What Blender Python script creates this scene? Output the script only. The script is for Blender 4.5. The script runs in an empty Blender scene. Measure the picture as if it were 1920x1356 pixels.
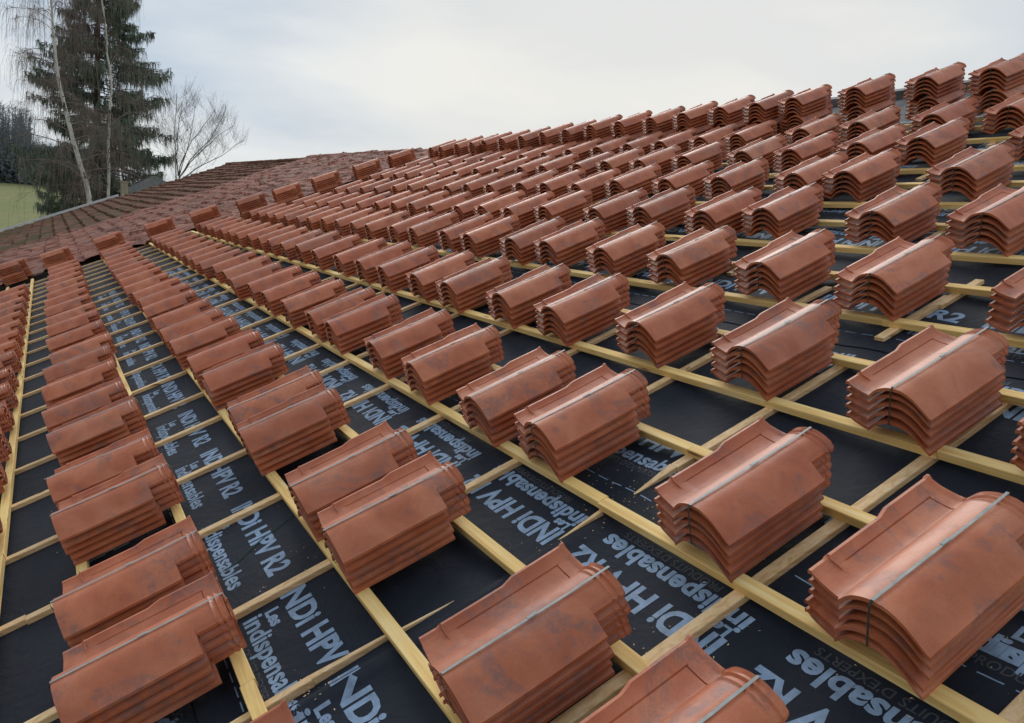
import bpy, math, random
import numpy as np
from mathutils import Vector, Matrix, noise
random.seed(7); rng = np.random.default_rng(7)
S = bpy.context.scene
COL = S.collection
# ---------------------------------------------------------------- frame of the roof plane: u along the battens, v up the slope, h off it
TH = math.radians(22.5); CT, ST = math.cos(TH), math.sin(TH)
HC = 1.38
def W(u, v, h=0.0): return Vector((u, v*CT - h*ST, v*ST + h*CT))
ROT = Matrix.Rotation(TH, 4, 'X')
# ---------------------------------------------------------------- camera
FPX = 1467.88
RW = [Vector((0.49984182, 0.82639128, -0.25929831)), Vector((0.18787794, -0.39570448, -0.89895486)), Vector((-0.84549396, 0.4006188, -0.35305034))]
RT, DN, FW = [W(*r) for r in RW]
cam = bpy.data.cameras.new('camera'); co = bpy.data.objects.new('camera', cam); COL.objects.link(co)
cam.sensor_width = 36.0; cam.lens = FPX/1920*36.0; cam.clip_start = 0.05; cam.clip_end = 3000
M = Matrix((RT, -DN, -FW)).transposed().to_4x4(); CAM = W(0, 0, HC); M.translation = CAM
co.matrix_world = M; S.camera = co
def ray(px, py): return (FW + RT*((px-960)/FPX) + DN*((py-678)/FPX)).normalized()
# ---------------------------------------------------------------- world: overcast
SUN_EL, SUN_AZ = math.radians(32), math.radians(62)
wd = bpy.data.worlds.new('World'); S.world = wd; wd.use_nodes = True
nt = wd.node_tree; nt.nodes.clear()
def N(t, typ, **kw):
    n = t.nodes.new(typ)
    for k, v in kw.items(): setattr(n, k, v)
    return n
def L(t, a, b): t.links.new(a, b)
out = N(nt, 'ShaderNodeOutputWorld'); bg = N(nt, 'ShaderNodeBackground')
sky = N(nt, 'ShaderNodeTexSky', sky_type='NISHITA', sun_disc=False, sun_elevation=SUN_EL, sun_rotation=SUN_AZ, air_density=1.0, dust_density=3.0)
tc = N(nt, 'ShaderNodeTexCoord'); mp = N(nt, 'ShaderNodeMapping'); mp.inputs['Scale'].default_value = (1.0, 1.0, 3.6)
L(nt, tc.outputs['Generated'], mp.inputs['Vector'])
n1 = N(nt, 'ShaderNodeTexNoise'); n1.inputs['Scale'].default_value = 2.1; n1.inputs['Detail'].default_value = 5; n1.inputs['Roughness'].default_value = .5
L(nt, mp.outputs[0], n1.inputs['Vector'])
cr = N(nt, 'ShaderNodeValToRGB'); e = cr.color_ramp.elements
e[0].position = .42; e[0].color = (4.55, 5.25, 6.05, 1); e[1].position = .60; e[1].color = (6.75, 6.95, 7.0, 1)
L(nt, n1.outputs['Fac'], cr.inputs['Fac'])
# the veil of cloud is thinner and warmer round the hidden sun
gd = ray(1240, 150)
dt = N(nt, 'ShaderNodeVectorMath', operation='DOT_PRODUCT'); dt.inputs[1].default_value = gd
nm = N(nt, 'ShaderNodeVectorMath', operation='NORMALIZE'); L(nt, tc.outputs['Generated'], nm.inputs[0]); L(nt, nm.outputs[0], dt.inputs[0])
mr = N(nt, 'ShaderNodeMapRange'); mr.inputs['From Min'].default_value = .86; mr.inputs['From Max'].default_value = 1.0; mr.interpolation_type = 'SMOOTHSTEP'
L(nt, dt.outputs['Value'], mr.inputs['Value'])
gm = N(nt, 'ShaderNodeMix', data_type='RGBA'); gm.inputs['B'].default_value = (7.9, 7.5, 6.75, 1)
ml = N(nt, 'ShaderNodeMath', operation='MULTIPLY'); ml.inputs[1].default_value = .62; L(nt, mr.outputs[0], ml.inputs[0])
L(nt, ml.outputs[0], gm.inputs['Factor']); L(nt, cr.outputs['Color'], gm.inputs['A'])
mx = N(nt, 'ShaderNodeMix', data_type='RGBA'); mx.inputs['Factor'].default_value = .93
L(nt, sky.outputs[0], mx.inputs['A']); L(nt, gm.outputs['Result'], mx.inputs['B'])
m4 = N(nt, 'ShaderNodeMapRange'); m4.inputs['From Min'].default_value = -.9; m4.inputs['From Max'].default_value = .75
m4.inputs['To Min'].default_value = .76; m4.inputs['To Max'].default_value = 1.0; L(nt, dt.outputs['Value'], m4.inputs['Value'])
vm = N(nt, 'ShaderNodeVectorMath', operation='SCALE'); L(nt, mx.outputs['Result'], vm.inputs[0]); L(nt, m4.outputs[0], vm.inputs['Scale'])
L(nt, vm.outputs[0], bg.inputs['Color']); bg.inputs['Strength'].default_value = .1
L(nt, bg.outputs[0], out.inputs[0])
# ---------------------------------------------------------------- sun behind cloud
sl = bpy.data.lights.new('sun', 'SUN'); sl.energy = 1.5; sl.angle = math.radians(40); sl.color = (1, .965, .91)
so = bpy.data.objects.new('sun', sl); COL.objects.link(so)
sd = Vector((math.sin(SUN_AZ)*math.cos(SUN_EL)*-1, math.cos(SUN_AZ)*math.cos(SUN_EL), math.sin(SUN_EL)))
so.rotation_euler = sd.to_track_quat('Z', 'Y').to_euler()
S.view_settings.view_transform = 'Standard'; S.view_settings.look = 'None'; S.view_settings.exposure = 0.30; S.view_settings.gamma = 1.0
# ================================================================ helpers
def mesh(name, verts, faces, smooth=None):
    m = bpy.data.meshes.new(name); m.from_pydata([tuple(v) for v in verts], [], [tuple(f) for f in faces]); m.update()
    if smooth is not None:
        m.shade_smooth(); m.set_sharp_from_angle(angle=math.radians(smooth))
    return m
def link(name, m, mat=None, parent=None, mw=None):
    o = bpy.data.objects.new(name, m); COL.objects.link(o)
    if mat is not None and m is not None and not m.materials: m.materials.append(mat)
    if parent is not None: o.parent = parent
    if mw is not None: o.matrix_local = mw
    return o
def tag(o, label=None, cat=None, group=None, kind=None):
    for k, v in (('label', label), ('category', cat), ('group', group), ('kind', kind)):
        if v: o[k] = v
    return o
class MB:
    def __init__(s): s.v = []; s.f = []; s.mi = []
    def add(s, vs, fs, mi=0):
        b = len(s.v); s.v += [tuple(x) for x in vs]; s.f += [tuple(i+b for i in f) for f in fs]; s.mi += [mi]*len(fs)
    def hexa(s, p, mi=0):   # 8 corners: bottom loop, top loop
        s.add(p, [(3,2,1,0),(4,5,6,7),(0,1,5,4),(1,2,6,5),(2,3,7,6),(3,0,4,7)], mi)
    def tube(s, pts, rad, n=5, mi=0, cap=True):
        pts = [Vector(p) for p in pts]; k = len(pts); vs = []; fs = []
        for i, p in enumerate(pts):
            d = (pts[min(i+1, k-1)] - pts[max(i-1, 0)]).normalized()
            a = d.cross(Vector((0, 0, 1)) if abs(d.z) < .9 else Vector((1, 0, 0))).normalized(); b = d.cross(a)
            r = rad[i] if hasattr(rad, '__len__') else rad
            for j in range(n):
                t = 2*math.pi*j/n; vs.append(p + (a*math.cos(t) + b*math.sin(t))*r)
        for i in range(k-1):
            for j in range(n):
                fs.append((i*n+j, i*n+(j+1) % n, (i+1)*n+(j+1) % n, (i+1)*n+j))
        if cap: fs.append(tuple(range(n))[::-1]); fs.append(tuple((k-1)*n+j for j in range(n)))
        s.add(vs, fs, mi)
    def build(s, name, mats, parent=None, smooth=None, mw=None):
        m = mesh(name, s.v, s.f, smooth)
        for q in (mats if isinstance(mats, (list, tuple)) else [mats]): m.materials.append(q)
        if any(s.mi): m.polygons.foreach_set('material_index', s.mi)
        return link(name, m, None, parent, mw)
# ================================================================ materials
def mat(name, rough=.6, spec=.5):
    m = bpy.data.materials.new(name); m.use_nodes = True; t = m.node_tree; b = t.nodes['Principled BSDF']
    b.inputs['Roughness'].default_value = rough; b.inputs['Specular IOR Level'].default_value = spec
    return m, t, b
def noise_n(t, vec, scale, detail=3, rough=.5, dist=0):
    n = N(t, 'ShaderNodeTexNoise'); n.inputs['Scale'].default_value = scale; n.inputs['Detail'].default_value = detail
    n.inputs['Roughness'].default_value = rough; n.inputs['Distortion'].default_value = dist
    if vec is not None: L(t, vec, n.inputs['Vector'])
    return n
def ramp(t, fac, stops):
    r = N(t, 'ShaderNodeValToRGB'); el = r.color_ramp.elements
    while len(el) < len(stops): el.new(.5)
    for x, (p, c) in zip(el, stops):
        x.position = p; x.color = (*c, 1) if len(c) == 3 else c
    L(t, fac, r.inputs['Fac']); return r
def mix(t, fac, a, b, blend='MIX'):
    m = N(t, 'ShaderNodeMix', data_type='RGBA', blend_type=blend)
    for s, i in ((fac, 'Factor'), (a, 'A'), (b, 'B')):
        if hasattr(s, 'node'): L(t, s, m.inputs[i])
        else: m.inputs[i].default_value = s if not hasattr(s, '__len__') else ((*s, 1) if len(s) == 3 else s)
    return m.outputs['Result']
def bump(t, b, h, strength=.3, dist=.01):
    n = N(t, 'ShaderNodeBump'); n.inputs['Strength'].default_value = strength; n.inputs['Distance'].default_value = dist
    L(t, h, n.inputs['Height']); L(t, n.outputs[0], b.inputs['Normal'])
def objvec(t, scale=(1, 1, 1), rnd=True):
    c = N(t, 'ShaderNodeTexCoord'); m = N(t, 'ShaderNodeMapping'); m.inputs['Scale'].default_value = scale
    L(t, c.outputs['Object'], m.inputs['Vector'])
    if not rnd: return m.outputs[0], None
    oi = N(t, 'ShaderNodeObjectInfo'); cm = N(t, 'ShaderNodeVectorMath', operation='MULTIPLY_ADD')
    cx = N(t, 'ShaderNodeCombineXYZ')
    for i in range(3): L(t, oi.outputs['Random'], cx.inputs[i])
    L(t, cx.outputs[0], cm.inputs[0]); cm.inputs[1].default_value = (37, 59, 83); L(t, m.outputs[0], cm.inputs[2])
    return cm.outputs[0], oi.outputs['Random']
def terracotta():
    m, t, b = mat('terracotta', .55, .55)
    v, r = objvec(t)
    a = noise_n(t, v, 9, 4, .55, .4)
    base = ramp(t, a.outputs['Fac'], [(.3, (.40, .104, .042)), (.5, (.48, .140, .060)), (.72, (.555, .192, .095))])
    tint = ramp(t, r, [(0, (.78, .74, .74)), (.3, (1, 1, 1)), (.6, (.95, .86, .83)), (.8, (1.06, 1.04, 1.0)), (1, (1.0, 1.08, 1.14))])
    c = mix(t, 1.0, base.outputs[0], tint.outputs[0], 'MULTIPLY')
    s1 = noise_n(t, v, 5.5, 5, .62, 1.4)       # firing smudges: greyish violet flames
    sm = ramp(t, s1.outputs['Fac'], [(.52, (0, 0, 0)), (.62, (1, 1, 1))])
    s2 = noise_n(t, v, 34, 6, .78, 1.0)
    sm2 = ramp(t, s2.outputs['Fac'], [(.40, (.12,)*3), (.60, (1, 1, 1))])
    fac = mix(t, 1.0, sm.outputs[0], sm2.outputs[0], 'MULTIPLY')
    sc = N(t, 'ShaderNodeMath', operation='MULTIPLY'); sc.inputs[1].default_value = .66; L(t, fac, sc.inputs[0])
    c = mix(t, sc.outputs[0], c, (.145, .100, .105))
    s3 = noise_n(t, v, 3.1, 3, .5, .6)         # pale bloom
    pb = ramp(t, s3.outputs['Fac'], [(.55, (0, 0, 0)), (.75, (.22,)*3)])
    c = mix(t, pb.outputs[0], c, (.58, .33, .25))
    g0 = noise_n(t, v, 210, 3, .7); gr0 = ramp(t, g0.outputs['Fac'], [(.35, (.93, .92, .92)), (.5, (1, 1, 1)), (.68, (1.06, 1.06, 1.05))])
    c = mix(t, 1.0, c, gr0.outputs[0], 'MULTIPLY')
    L(t, c, b.inputs['Base Color'])
    rr = N(t, 'ShaderNodeMapRange'); rr.inputs['To Min'].default_value = .34; rr.inputs['To Max'].default_value = .60
    L(t, s1.outputs['Fac'], rr.inputs['Value']); L(t, rr.outputs[0], b.inputs['Roughness'])
    f = noise_n(t, v, 420, 3, .6); g2 = noise_n(t, v, 26, 3, .5)
    ad = N(t, 'ShaderNodeMath', operation='MULTIPLY_ADD'); ad.inputs[1].default_value = 4.0
    L(t, g2.outputs['Fac'], ad.inputs[0]); L(t, f.outputs['Fac'], ad.inputs[2])
    bump(t, b, ad.outputs[0], .32, .0012)
    return m
def wood(name, c0, c1, c2, knots=True, along='x'):
    m, t, b = mat(name, .68, .3)
    v, r = objvec(t, (3, 60, 60) if along == 'x' else (60, 3, 60))
    a = noise_n(t, v, 1.0, 4, .6, .6)
    base = ramp(t, a.outputs['Fac'], [(.3, c0), (.52, c1), (.75, c2)])
    v2, _ = objvec(t, (2.2, 14, 14) if along == 'x' else (14, 2.2, 14))
    k = N(t, 'ShaderNodeTexVoronoi'); k.inputs['Scale'].default_value = 1.0; L(t, v2, k.inputs['Vector'])
    kr = ramp(t, k.outputs['Distance'], [(.04, (1, 1, 1)), (.13, (0, 0, 0))])
    c = mix(t, kr.outputs[0], base.outputs[0], (.30, .15, .06))
    v3, _ = objvec(t, (1, 1, 1)); g = noise_n(t, v3, 1.6, 3, .6)
    gr = ramp(t, g.outputs['Fac'], [(.3, (.82, .80, .80)), (.6, (1.06, 1.05, 1.0))])
    c = mix(t, 1.0, c, gr.outputs[0], 'MULTIPLY')
    L(t, c, b.inputs['Base Color']); bump(t, b, a.outputs['Fac'], .35, .0015)
    return m
def simple(name, c, rough=.7, spec=.3, var=.25, scale=5.0, bmp=0.0, metal=0.0):
    m, t, b = mat(name, rough, spec)
    v, r = objvec(t)
    a = noise_n(t, v, scale, 4, .6)
    rp = ramp(t, a.outputs['Fac'], [(.3, tuple(x*(1-var) for x in c)), (.7, tuple(x*(1+var) for x in c))])
    L(t, rp.outputs[0], b.inputs['Base Color']); b.inputs['Metallic'].default_value = metal
    if bmp: bump(t, b, a.outputs['Fac'], bmp, .01)
    return m
TERRA = terracotta()
YEL = wood('treated_batten_wood', (.80, .50, .17), (.96, .68, .27), (1.0, .82, .45))
PALE = wood('raw_counter_batten_wood', (.66, .43, .20), (.86, .61, .34), (.93, .74, .48), along='y')
STRAP = simple('strap_metal', (.30, .32, .31), .5, .4, .2, 30, 0, 0)
STRAPD = simple('strap_shaded', (.05, .065, .055), .5, .4, .2, 30)  # same strap where it drops down the ends, shade put into the colour
INK = simple('printed_ink', (.235, .34, .49), .6, .25, .28, 22)
INKD = simple('thin_printed_ink', (.062, .07, .085), .6, .3, .2, 30)
def membrane_mat():
    m, t, b = mat('roof_underlay', .6, .30)
    v, r = objvec(t, (1, 1, 1), False)
    a = noise_n(t, v, 1.3, 4, .55)
    rp = ramp(t, a.outputs['Fac'], [(.3, (.0065, .0110, .0205)), (.7, (.0120, .0185, .0335))])
    d = noise_n(t, v, 7, 6, .75)
    dr = ramp(t, d.outputs['Fac'], [(.56, (0, 0, 0)), (.72, (.35,)*3)])
    c = mix(t, dr.outputs[0], rp.outputs[0], (.030, .032, .034))
    sp = noise_n(t, v, 170, 2, .5); sr = ramp(t, sp.outputs['Fac'], [(.785, (0, 0, 0)), (.80, (.55,)*3)])
    c = mix(t, sr.outputs[0], c, (.22, .19, .14))
    L(t, c, b.inputs['Base Color'])
    rr = N(t, 'ShaderNodeMapRange'); rr.inputs['To Min'].default_value = .58; rr.inputs['To Max'].default_value = .85
    L(t, a.outputs['Fac'], rr.inputs['Value']); L(t, rr.outputs[0], b.inputs['Roughness'])
    f = noise_n(t, v, 900, 2, .5); w = noise_n(t, v, 14, 4, .55, .8)
    ad = N(t, 'ShaderNodeMath', operation='MULTIPLY_ADD'); ad.inputs[1].default_value = 9.0
    L(t, w.outputs['Fac'], ad.inputs[0]); L(t, f.outputs['Fac'], ad.inputs[2]); bump(t, b, ad.outputs[0], .55, .0016)
    return m
MEMB = membrane_mat()
# ================================================================ the roof tile
def prof(x):
    X = [0, .004, .011, .016, .030, .055, .078, .086, .094, .104, .118, .136, .156, .175, .192, .209, .226, .241, .254, .264, .2695, .275]
    Z = [.022, .0265, .0265, .017, .0105, .0035, 0, .0015, .0095, .0210, .0325, .0418, .0468, .0480, .0455, .0385, .0272, .0130, -.0018, -.0140, -.0195, -.0235]
    return float(np.interp(x, X, Z))
XW = 1.065
XS = [0, .004, .011, .016, .020, .0265, .0285, .0300, .0315, .0335, .045, .060, .078, .082, .086, .090, .098, .107, .118, .130, .143, .156, .168, .180, .192, .204, .215, .226, .237, .248, .258, .2655, .2705, .275]
YS = [0, .004, .03, .060, .068, .0745, .0755, .077, .0785, .0795, .10, .106, .112, .17, .23, .255, .272, .29, .31, .345, .3545, .3565, .372, .388, .397, .4005, .402, .4035, .407, .411, .415, .419, .424, .4285, .433, .437, .443, .45]
XSL = [0, .004, .011, .016, .045, .078, .086, .094, .110, .133, .160, .185, .212, .238, .262, .275]
YSL = [0, .07, .27, .29, .3545, .3565, .41, .425, .45]
def tile_mesh(lo=False, warp=0.0, off=(0, 0, 0), seed=0):
    xs, ys = (XSL, YSL) if lo else (XS, YS)
    T = []; Bt = []
    for y in ys:
        for x in xs:
            xx = x; z = prof(x); yy = y
            if y > .3555 and x > .212: xx = .212 + (x-.212)/(.063)*.022; z = prof(xx) - (.006 if x > .26 else 0)
            # the rim along the far side: low foot, lug, then a raised and wider stretch
            k = min(1, max(0, (y-.255)/.035))
            if x <= .0165: z += .0050*k; xx -= .0075*k
            if y < .069 and x < .012: z -= .004
            if .0755 <= y <= .0785 and .010 < x <= .034: z += .0062
            if .106 <= y <= .404 and abs(x-.0300) < .0004: z -= .0042
            if abs(y-.402) < .0005 and .0300 <= x <= .083: z -= .0042
            if .1055 < y < .401 and .0315 <= x <= .083: z -= .0014
            if y > .4405 and x < .086: z += .0045
            if y > .4455 and x >= .086: z += .0035
            if x >= .094 and (abs(y-.415) < .001 or abs(y-.433) < .001): z += .0032
            if x >= .094 and (abs(y-.424) < .0046 or .4365 < y < .4435): z -= .0026
            if x < .083: yy = y + (.008 + .012*(1-x/.083))*(1 - min(1, y/.06))
            z += warp*(y-.2)**2
            xx *= XW
            T.append((xx+off[0], yy+off[1], z+off[2]))
            t = .0105 if x < .262 else .0088
            Bt.append((xx+off[0], yy+off[1], z-t+off[2]))
    nx, ny = len(xs), len(ys); n = nx*ny; F = []
    for j in range(ny-1):
        for i in range(nx-1):
            a = j*nx+i; F.append((a, a+1, a+nx+1, a+nx)); F.append((n+a, n+a+nx, n+a+nx+1, n+a+1))
    for i in range(nx-1):
        F.append((i, n+i, n+i+1, i+1)); a = (ny-1)*nx+i; F.append((a, a+1, n+a+1, n+a))
    for j in range(ny-1):
        a = j*nx; F.append((a, a+nx, n+a+nx, n+a)); a = j*nx+nx-1; F.append((a, n+a, n+a+nx, a+nx))
    return T+Bt, F
PITCH, NT, BASE = .0305, 5, .058
TM = []
for w in (0, .05, -.04):
    m = mesh('roof_tile', *tile_mesh(False, w), smooth=38); m.materials.append(TERRA); TM.append(m)
FAR = []
for s in range(3):
    r = random.Random(s); b = MB()
    for i in range(NT):
        b.add(*tile_mesh(True, 0, ((i-4)*.007+r.uniform(-.003, .003), r.uniform(-.006, .006), BASE+i*PITCH)))
    m = mesh('tile_bundle', b.v, b.f, smooth=38); m.materials.append(TERRA); FAR.append(m)
def strap_mesh():
    b = MB(); w = .0036; x0 = .182; zt = BASE+4*PITCH
    pts = [(x0-.026, .05, BASE+.036), (x0-.027, -.003, BASE+.037), (x0-.004, -.008, zt+.036), (x0, -.003, zt+prof(x0/XW)+.0015)]
    for k in range(1, 12): pts.append((x0+.0005*k, .452*k/12, zt+prof(x0/XW)+.0018+(.0022 if 9 < k else 0)))
    pts += [(x0+.006, .453, zt+prof(x0/XW)+.0055), (x0+.004, .459, zt+.03), (x0-.010, .458, BASE+.02)]
    vs = []; fs = []; mi = []
    for i, p in enumerate(pts):
        for s, dz in ((-1, 0), (1, 0), (1, .0008), (-1, .0008)):
            s *= (1 if 2 < i < len(pts)-2 else .6)
            yy = p[1] - (.0009 if dz and i < 3 else 0)
            vs.append((p[0]+s*w, yy, p[2]+(dz if 2 < i < len(pts)-2 else 0)))
    for i in range(len(pts)-1):
        a = i*4
        for j in range(4): fs.append((a+j, a+(j+1) % 4, a+4+(j+1) % 4, a+4+j)); mi.append(1 if i < 3 or i > len(pts)-3 else 0)
    # seal clip
    b.add(vs, fs); b.mi = mi
    y = .22; z = zt+prof(x0/XW)+.0018
    b.hexa([(x0-.0035, y, z), (x0+.0055, y, z), (x0+.0055, y+.026, z), (x0-.0035, y+.026, z), (x0-.0035, y, z+.0018), (x0+.0055, y, z+.0018), (x0+.0055, y+.026, z+.0018), (x0-.0035, y+.026, z+.0018)])
    m = mesh('strap', b.v, b.f); m.materials.append(STRAP); m.materials.append(STRAPD); m.polygons.foreach_set('material_index', b.mi)
    return m
SM = strap_mesh()
def bundle(u, v, label, group, h=0.0, yaw=0.0, far=False, n=NT, strap=True, roll=0.0):
    mw = Matrix.Translation(W(u, v, h)) @ ROT @ Matrix.Rotation(yaw, 4, 'Z') @ Matrix.Rotation(roll, 4, 'Y')
    if far:
        o = bpy.data.objects.new('tile_bundle', random.choice(FAR)); COL.objects.link(o); o.matrix_world = mw
    else:
        o = bpy.data.objects.new('tile_bundle', None); COL.objects.link(o); o.matrix_world = mw; o.empty_display_size = .1
        lean = random.uniform(.005, .0075)
        for i in range(n):
            c = bpy.data.objects.new('roof_tile', random.choice(TM)); COL.objects.link(c); c.parent = o
            c.location = ((i-(n-1))*lean + random.uniform(-.002, .002), random.uniform(-.0045, .0045), BASE+i*PITCH+random.uniform(-.001, .001)*(i > 0))
            if i == n-1 and random.random() < .12: c.location.y += random.uniform(-.012, .012)
            c.rotation_euler = (0, random.uniform(-.004, .004), random.uniform(-.008, .008))
        if strap and (u > -5.2 or random.random() < .35):
            c = bpy.data.objects.new('strap', SM); COL.objects.link(c); c.parent = o
            c.location = (random.uniform(-.006, .006), 0, (n-NT)*PITCH+.001)
    tag(o, label, 'roof tiles', group)
    return o
# ---------------------------------------------------------------- rows of bundles (k: v at u=-5, skew, list of u)
ROWS = {
 -1: (-1.235, .006, []), 0: (-.520, .006, []), 1: (.272, .001, []), 2: (1.042, -.002, []), 3: (1.797, .004, []), 4: (2.526, .011, []),
 5: (3.212, .030, []), 6: (3.910, .038, []), 7: (4.600, .043, []), 8: (5.269, .057, []), 9: (5.883, .094, [])}
P = {
 -1: [(-u, None) for u in (2.9, 3.5, 4.0, 4.7, 5.25, 5.9, 6.5, 7.1, 7.8, 8.4, 9.0, 9.7, 10.4, 11.1, 11.8, 12.6, 13.4)],
 0: [(-1.58,-.47),(-2.32,-.5),(-2.78,-.5),(-3.54,-.5),(-4.02,-.52),(-4.74,-.52),(-5.28,-.55),(-5.95,-.56),(-6.53,-.55),(-7.03,-.52),(-7.77,-.53),(-8.5,-.54),(-9.08,-.54),(-9.85,-.55),(-10.55,-.56),(-11.2,-.55),(-11.94,-.55),(-12.63,-.55),(-13.4,-.54),(-14.1,-.53),(-14.8,-.53)],
 1: [(-1.06,.27),(-1.54,.285),(-2.375,.28),(-2.78,.28),(-3.55,.26),(-3.9,.28),(-4.68,.28),(-5.2,.28),(-5.85,.26),(-6.36,.25),(-6.94,.26),(-7.64,.26),(-8.19,.28),(-8.73,.26),(-9.4,.24),(-10.11,.25),(-10.7,.25),(-11.3,.24),(-11.95,.24),(-12.6,.25),(-13.3,.26),(-14.0,.27),(-14.6,.27)],
 2: [(-1.03,1.02),(-1.56,1.03),(-2.355,1.045),(-2.8,1.03),(-3.45,1.05),(-3.99,1.06),(-4.72,1.05),(-5.14,1.05),(-5.77,1.05),(-6.36,1.04),(-6.94,1.06),(-7.48,1.02),(-8.09,1.07),(-8.7,1.06),(-9.28,1.04),(-9.81,1.03),(-10.4,1.04),(-11.0,1.04),(-11.74,1.06),(-12.45,1.06),(-13.1,1.06),(-13.75,1.06),(-14.3,1.06)],
 3: [(-1.01,1.79),(-1.52,1.79),(-2.14,1.82),(-2.74,1.82),(-3.36,1.78),(-3.90,1.79),(-4.55,1.77),(-5.06,1.78),(-5.66,1.78),(-6.19,1.79),(-6.75,1.79),(-7.42,1.79),(-8.06,1.8),(-8.57,1.78),(-9.18,1.79),(-9.67,1.79),(-10.25,1.78),(-10.8,1.76),(-11.35,1.76),(-11.95,1.76),(-12.6,1.76),(-13.2,1.77),(-13.8,1.77)],
 4: [(-1.53,2.58),(-2.16,2.56),(-2.73,2.55),(-3.35,2.53),(-3.93,2.53),(-4.55,2.54),(-4.98,2.51),(-5.63,2.51),(-6.07,2.52),(-6.73,2.52),(-7.19,2.5),(-7.79,2.48),(-8.29,2.49),(-8.83,2.49),(-9.37,2.49),(-9.91,2.48),(-10.35,2.46),(-10.95,2.46),(-11.5,2.45),(-12.0,2.46),(-12.55,2.46),(-13.1,2.45)],
 5: [(-2.15,3.32),(-2.68,3.3),(-3.39,3.30),(-3.8,3.22),(-4.42,3.25),(-4.88,3.2),(-5.57,3.19),(-6.02,3.12),(-6.55,3.14),(-6.99,3.12),(-7.56,3.11),(-8.16,3.14),(-8.66,3.13),(-9.14,3.12)],
 6: [(-2.72,4.05),(-3.38,4.0),(-3.75,3.98),(-4.36,3.93),(-4.89,3.89),(-5.5,3.88),(-5.95,3.8),(-6.5,3.81),(-6.96,3.81),(-7.53,3.79),(-8.08,3.8),(-8.5,3.76),(-9.08,3.78),(-9.66,3.78),(-10.1,3.75)],
 7: [(-2.68,4.76),(-3.38,4.72),(-3.8,4.68),(-4.3,4.60),(-4.8,4.62),(-5.41,4.56),(-5.93,4.50),(-6.46,4.51),(-6.85,4.45),(-7.51,4.46),(-7.97,4.45),(-8.47,4.43),(-9.05,4.45),(-9.5,4.39),(-10.01,4.38),(-10.55,4.36),(-11.09,4.37),(-11.5,4.35),(-12.02,4.34),(-12.42,4.3)],
 8: [(-3.2,5.42),(-3.71,5.38),(-4.27,5.31),(-4.75,5.24),(-5.45,5.24),(-5.9,5.22),(-6.41,5.17),(-6.91,5.16),(-7.41,5.13),(-7.93,5.11),(-8.38,5.06),(-8.86,5.03),(-9.32,5.01),(-9.8,4.97),(-10.31,4.95),(-10.78,4.93),(-11.25,4.91),(-11.86,4.93),(-12.37,4.9)],
 9: [(-3.66,6.03),(-4.17,6.02),(-4.74,5.93),(-5.28,5.8),(-5.66,5.74),(-6.14,5.75),(-6.6,5.69),(-7.05,5.64),(-7.62,5.64),(-8.12,5.6),(-8.5,5.5),(-9.03,5.52),(-9.42,5.42),(-9.9,5.38),(-10.42,5.4),(-10.7,5.33),(-11.2,5.33),(-11.62,5.26),(-12.0,5.26)],
}
def rowv(k, u): return ROWS[k][0] + ROWS[k][1]*(u+5)
for k, (e0, st) in {5: (-12.8, .55), 6: (-12.7, .54)}.items():
    u = P[k][-1][0] - st
    while u > e0: P[k].append((u, rowv(k, u))); u -= st
ORD = 'zeroth nearest second third fourth fifth sixth seventh eighth ninth tenth eleventh twelfth thirteenth fourteenth fifteenth sixteenth seventeenth eighteenth nineteenth twentieth 21st 22nd 23rd 24th 25th 26th'.split()
RN = {9: 'ridge row', 8: 'first row below the ridge', 7: 'second row below the ridge', 6: 'third row below the ridge', 5: 'fourth row below the ridge', 4: 'fifth row below the ridge', 3: 'sixth row below the ridge', 2: 'seventh row below the ridge', 1: 'eighth row below the ridge', 0: 'ninth row below the ridge', -1: 'tenth row below the ridge'}
for k in range(-1, 10):
    q = P[k]
    for i, (u, v) in enumerate(q):
        if v is None: v = rowv(k, u)
        o = ORD[i+1]; far = u < -8.2
        yaw = random.gauss(0, .012 if u > -4 else .025); u -= .008
        if k < 9:
            bundle(u, v, '%s red tile bundle from the camera end in the %s' % (o.replace('nearest', 'first'), RN[k]), 'bundles of roof tiles laid out in rows on the roof', 0, yaw, far)
        else:
            bundle(u+.02, v-.03, 'lower red tile bundle of the %s pile from the frame edge on the ridge' % o.replace('nearest', 'first'), 'bundles piled in twos along the ridge', 0, yaw+.02, far)
            bundle(u, v, 'upper red tile bundle of the %s pile from the frame edge on the ridge' % o.replace('nearest', 'first'), 'bundles piled in twos along the ridge', NT*PITCH+.004, yaw-.02, far)
ENDS = {-1: -16.3, 0: -15.7, 1: -15.3, 2: -14.8, 3: -14.3, 4: -13.7, 5: -13.35, 6: -13.2, 7: -12.95, 8: -12.75}
for k, u in ENDS.items():
    v = rowv(k, u)
    for j, w in enumerate(('lower', 'upper')):
        bundle(u, v, '%s red tile bundle piled at the far end of the %s' % (w, RN[k]), 'bundles piled in twos at the far end', .02 + j*(NT*PITCH+.003), random.uniform(-.04, .04), True)
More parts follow.
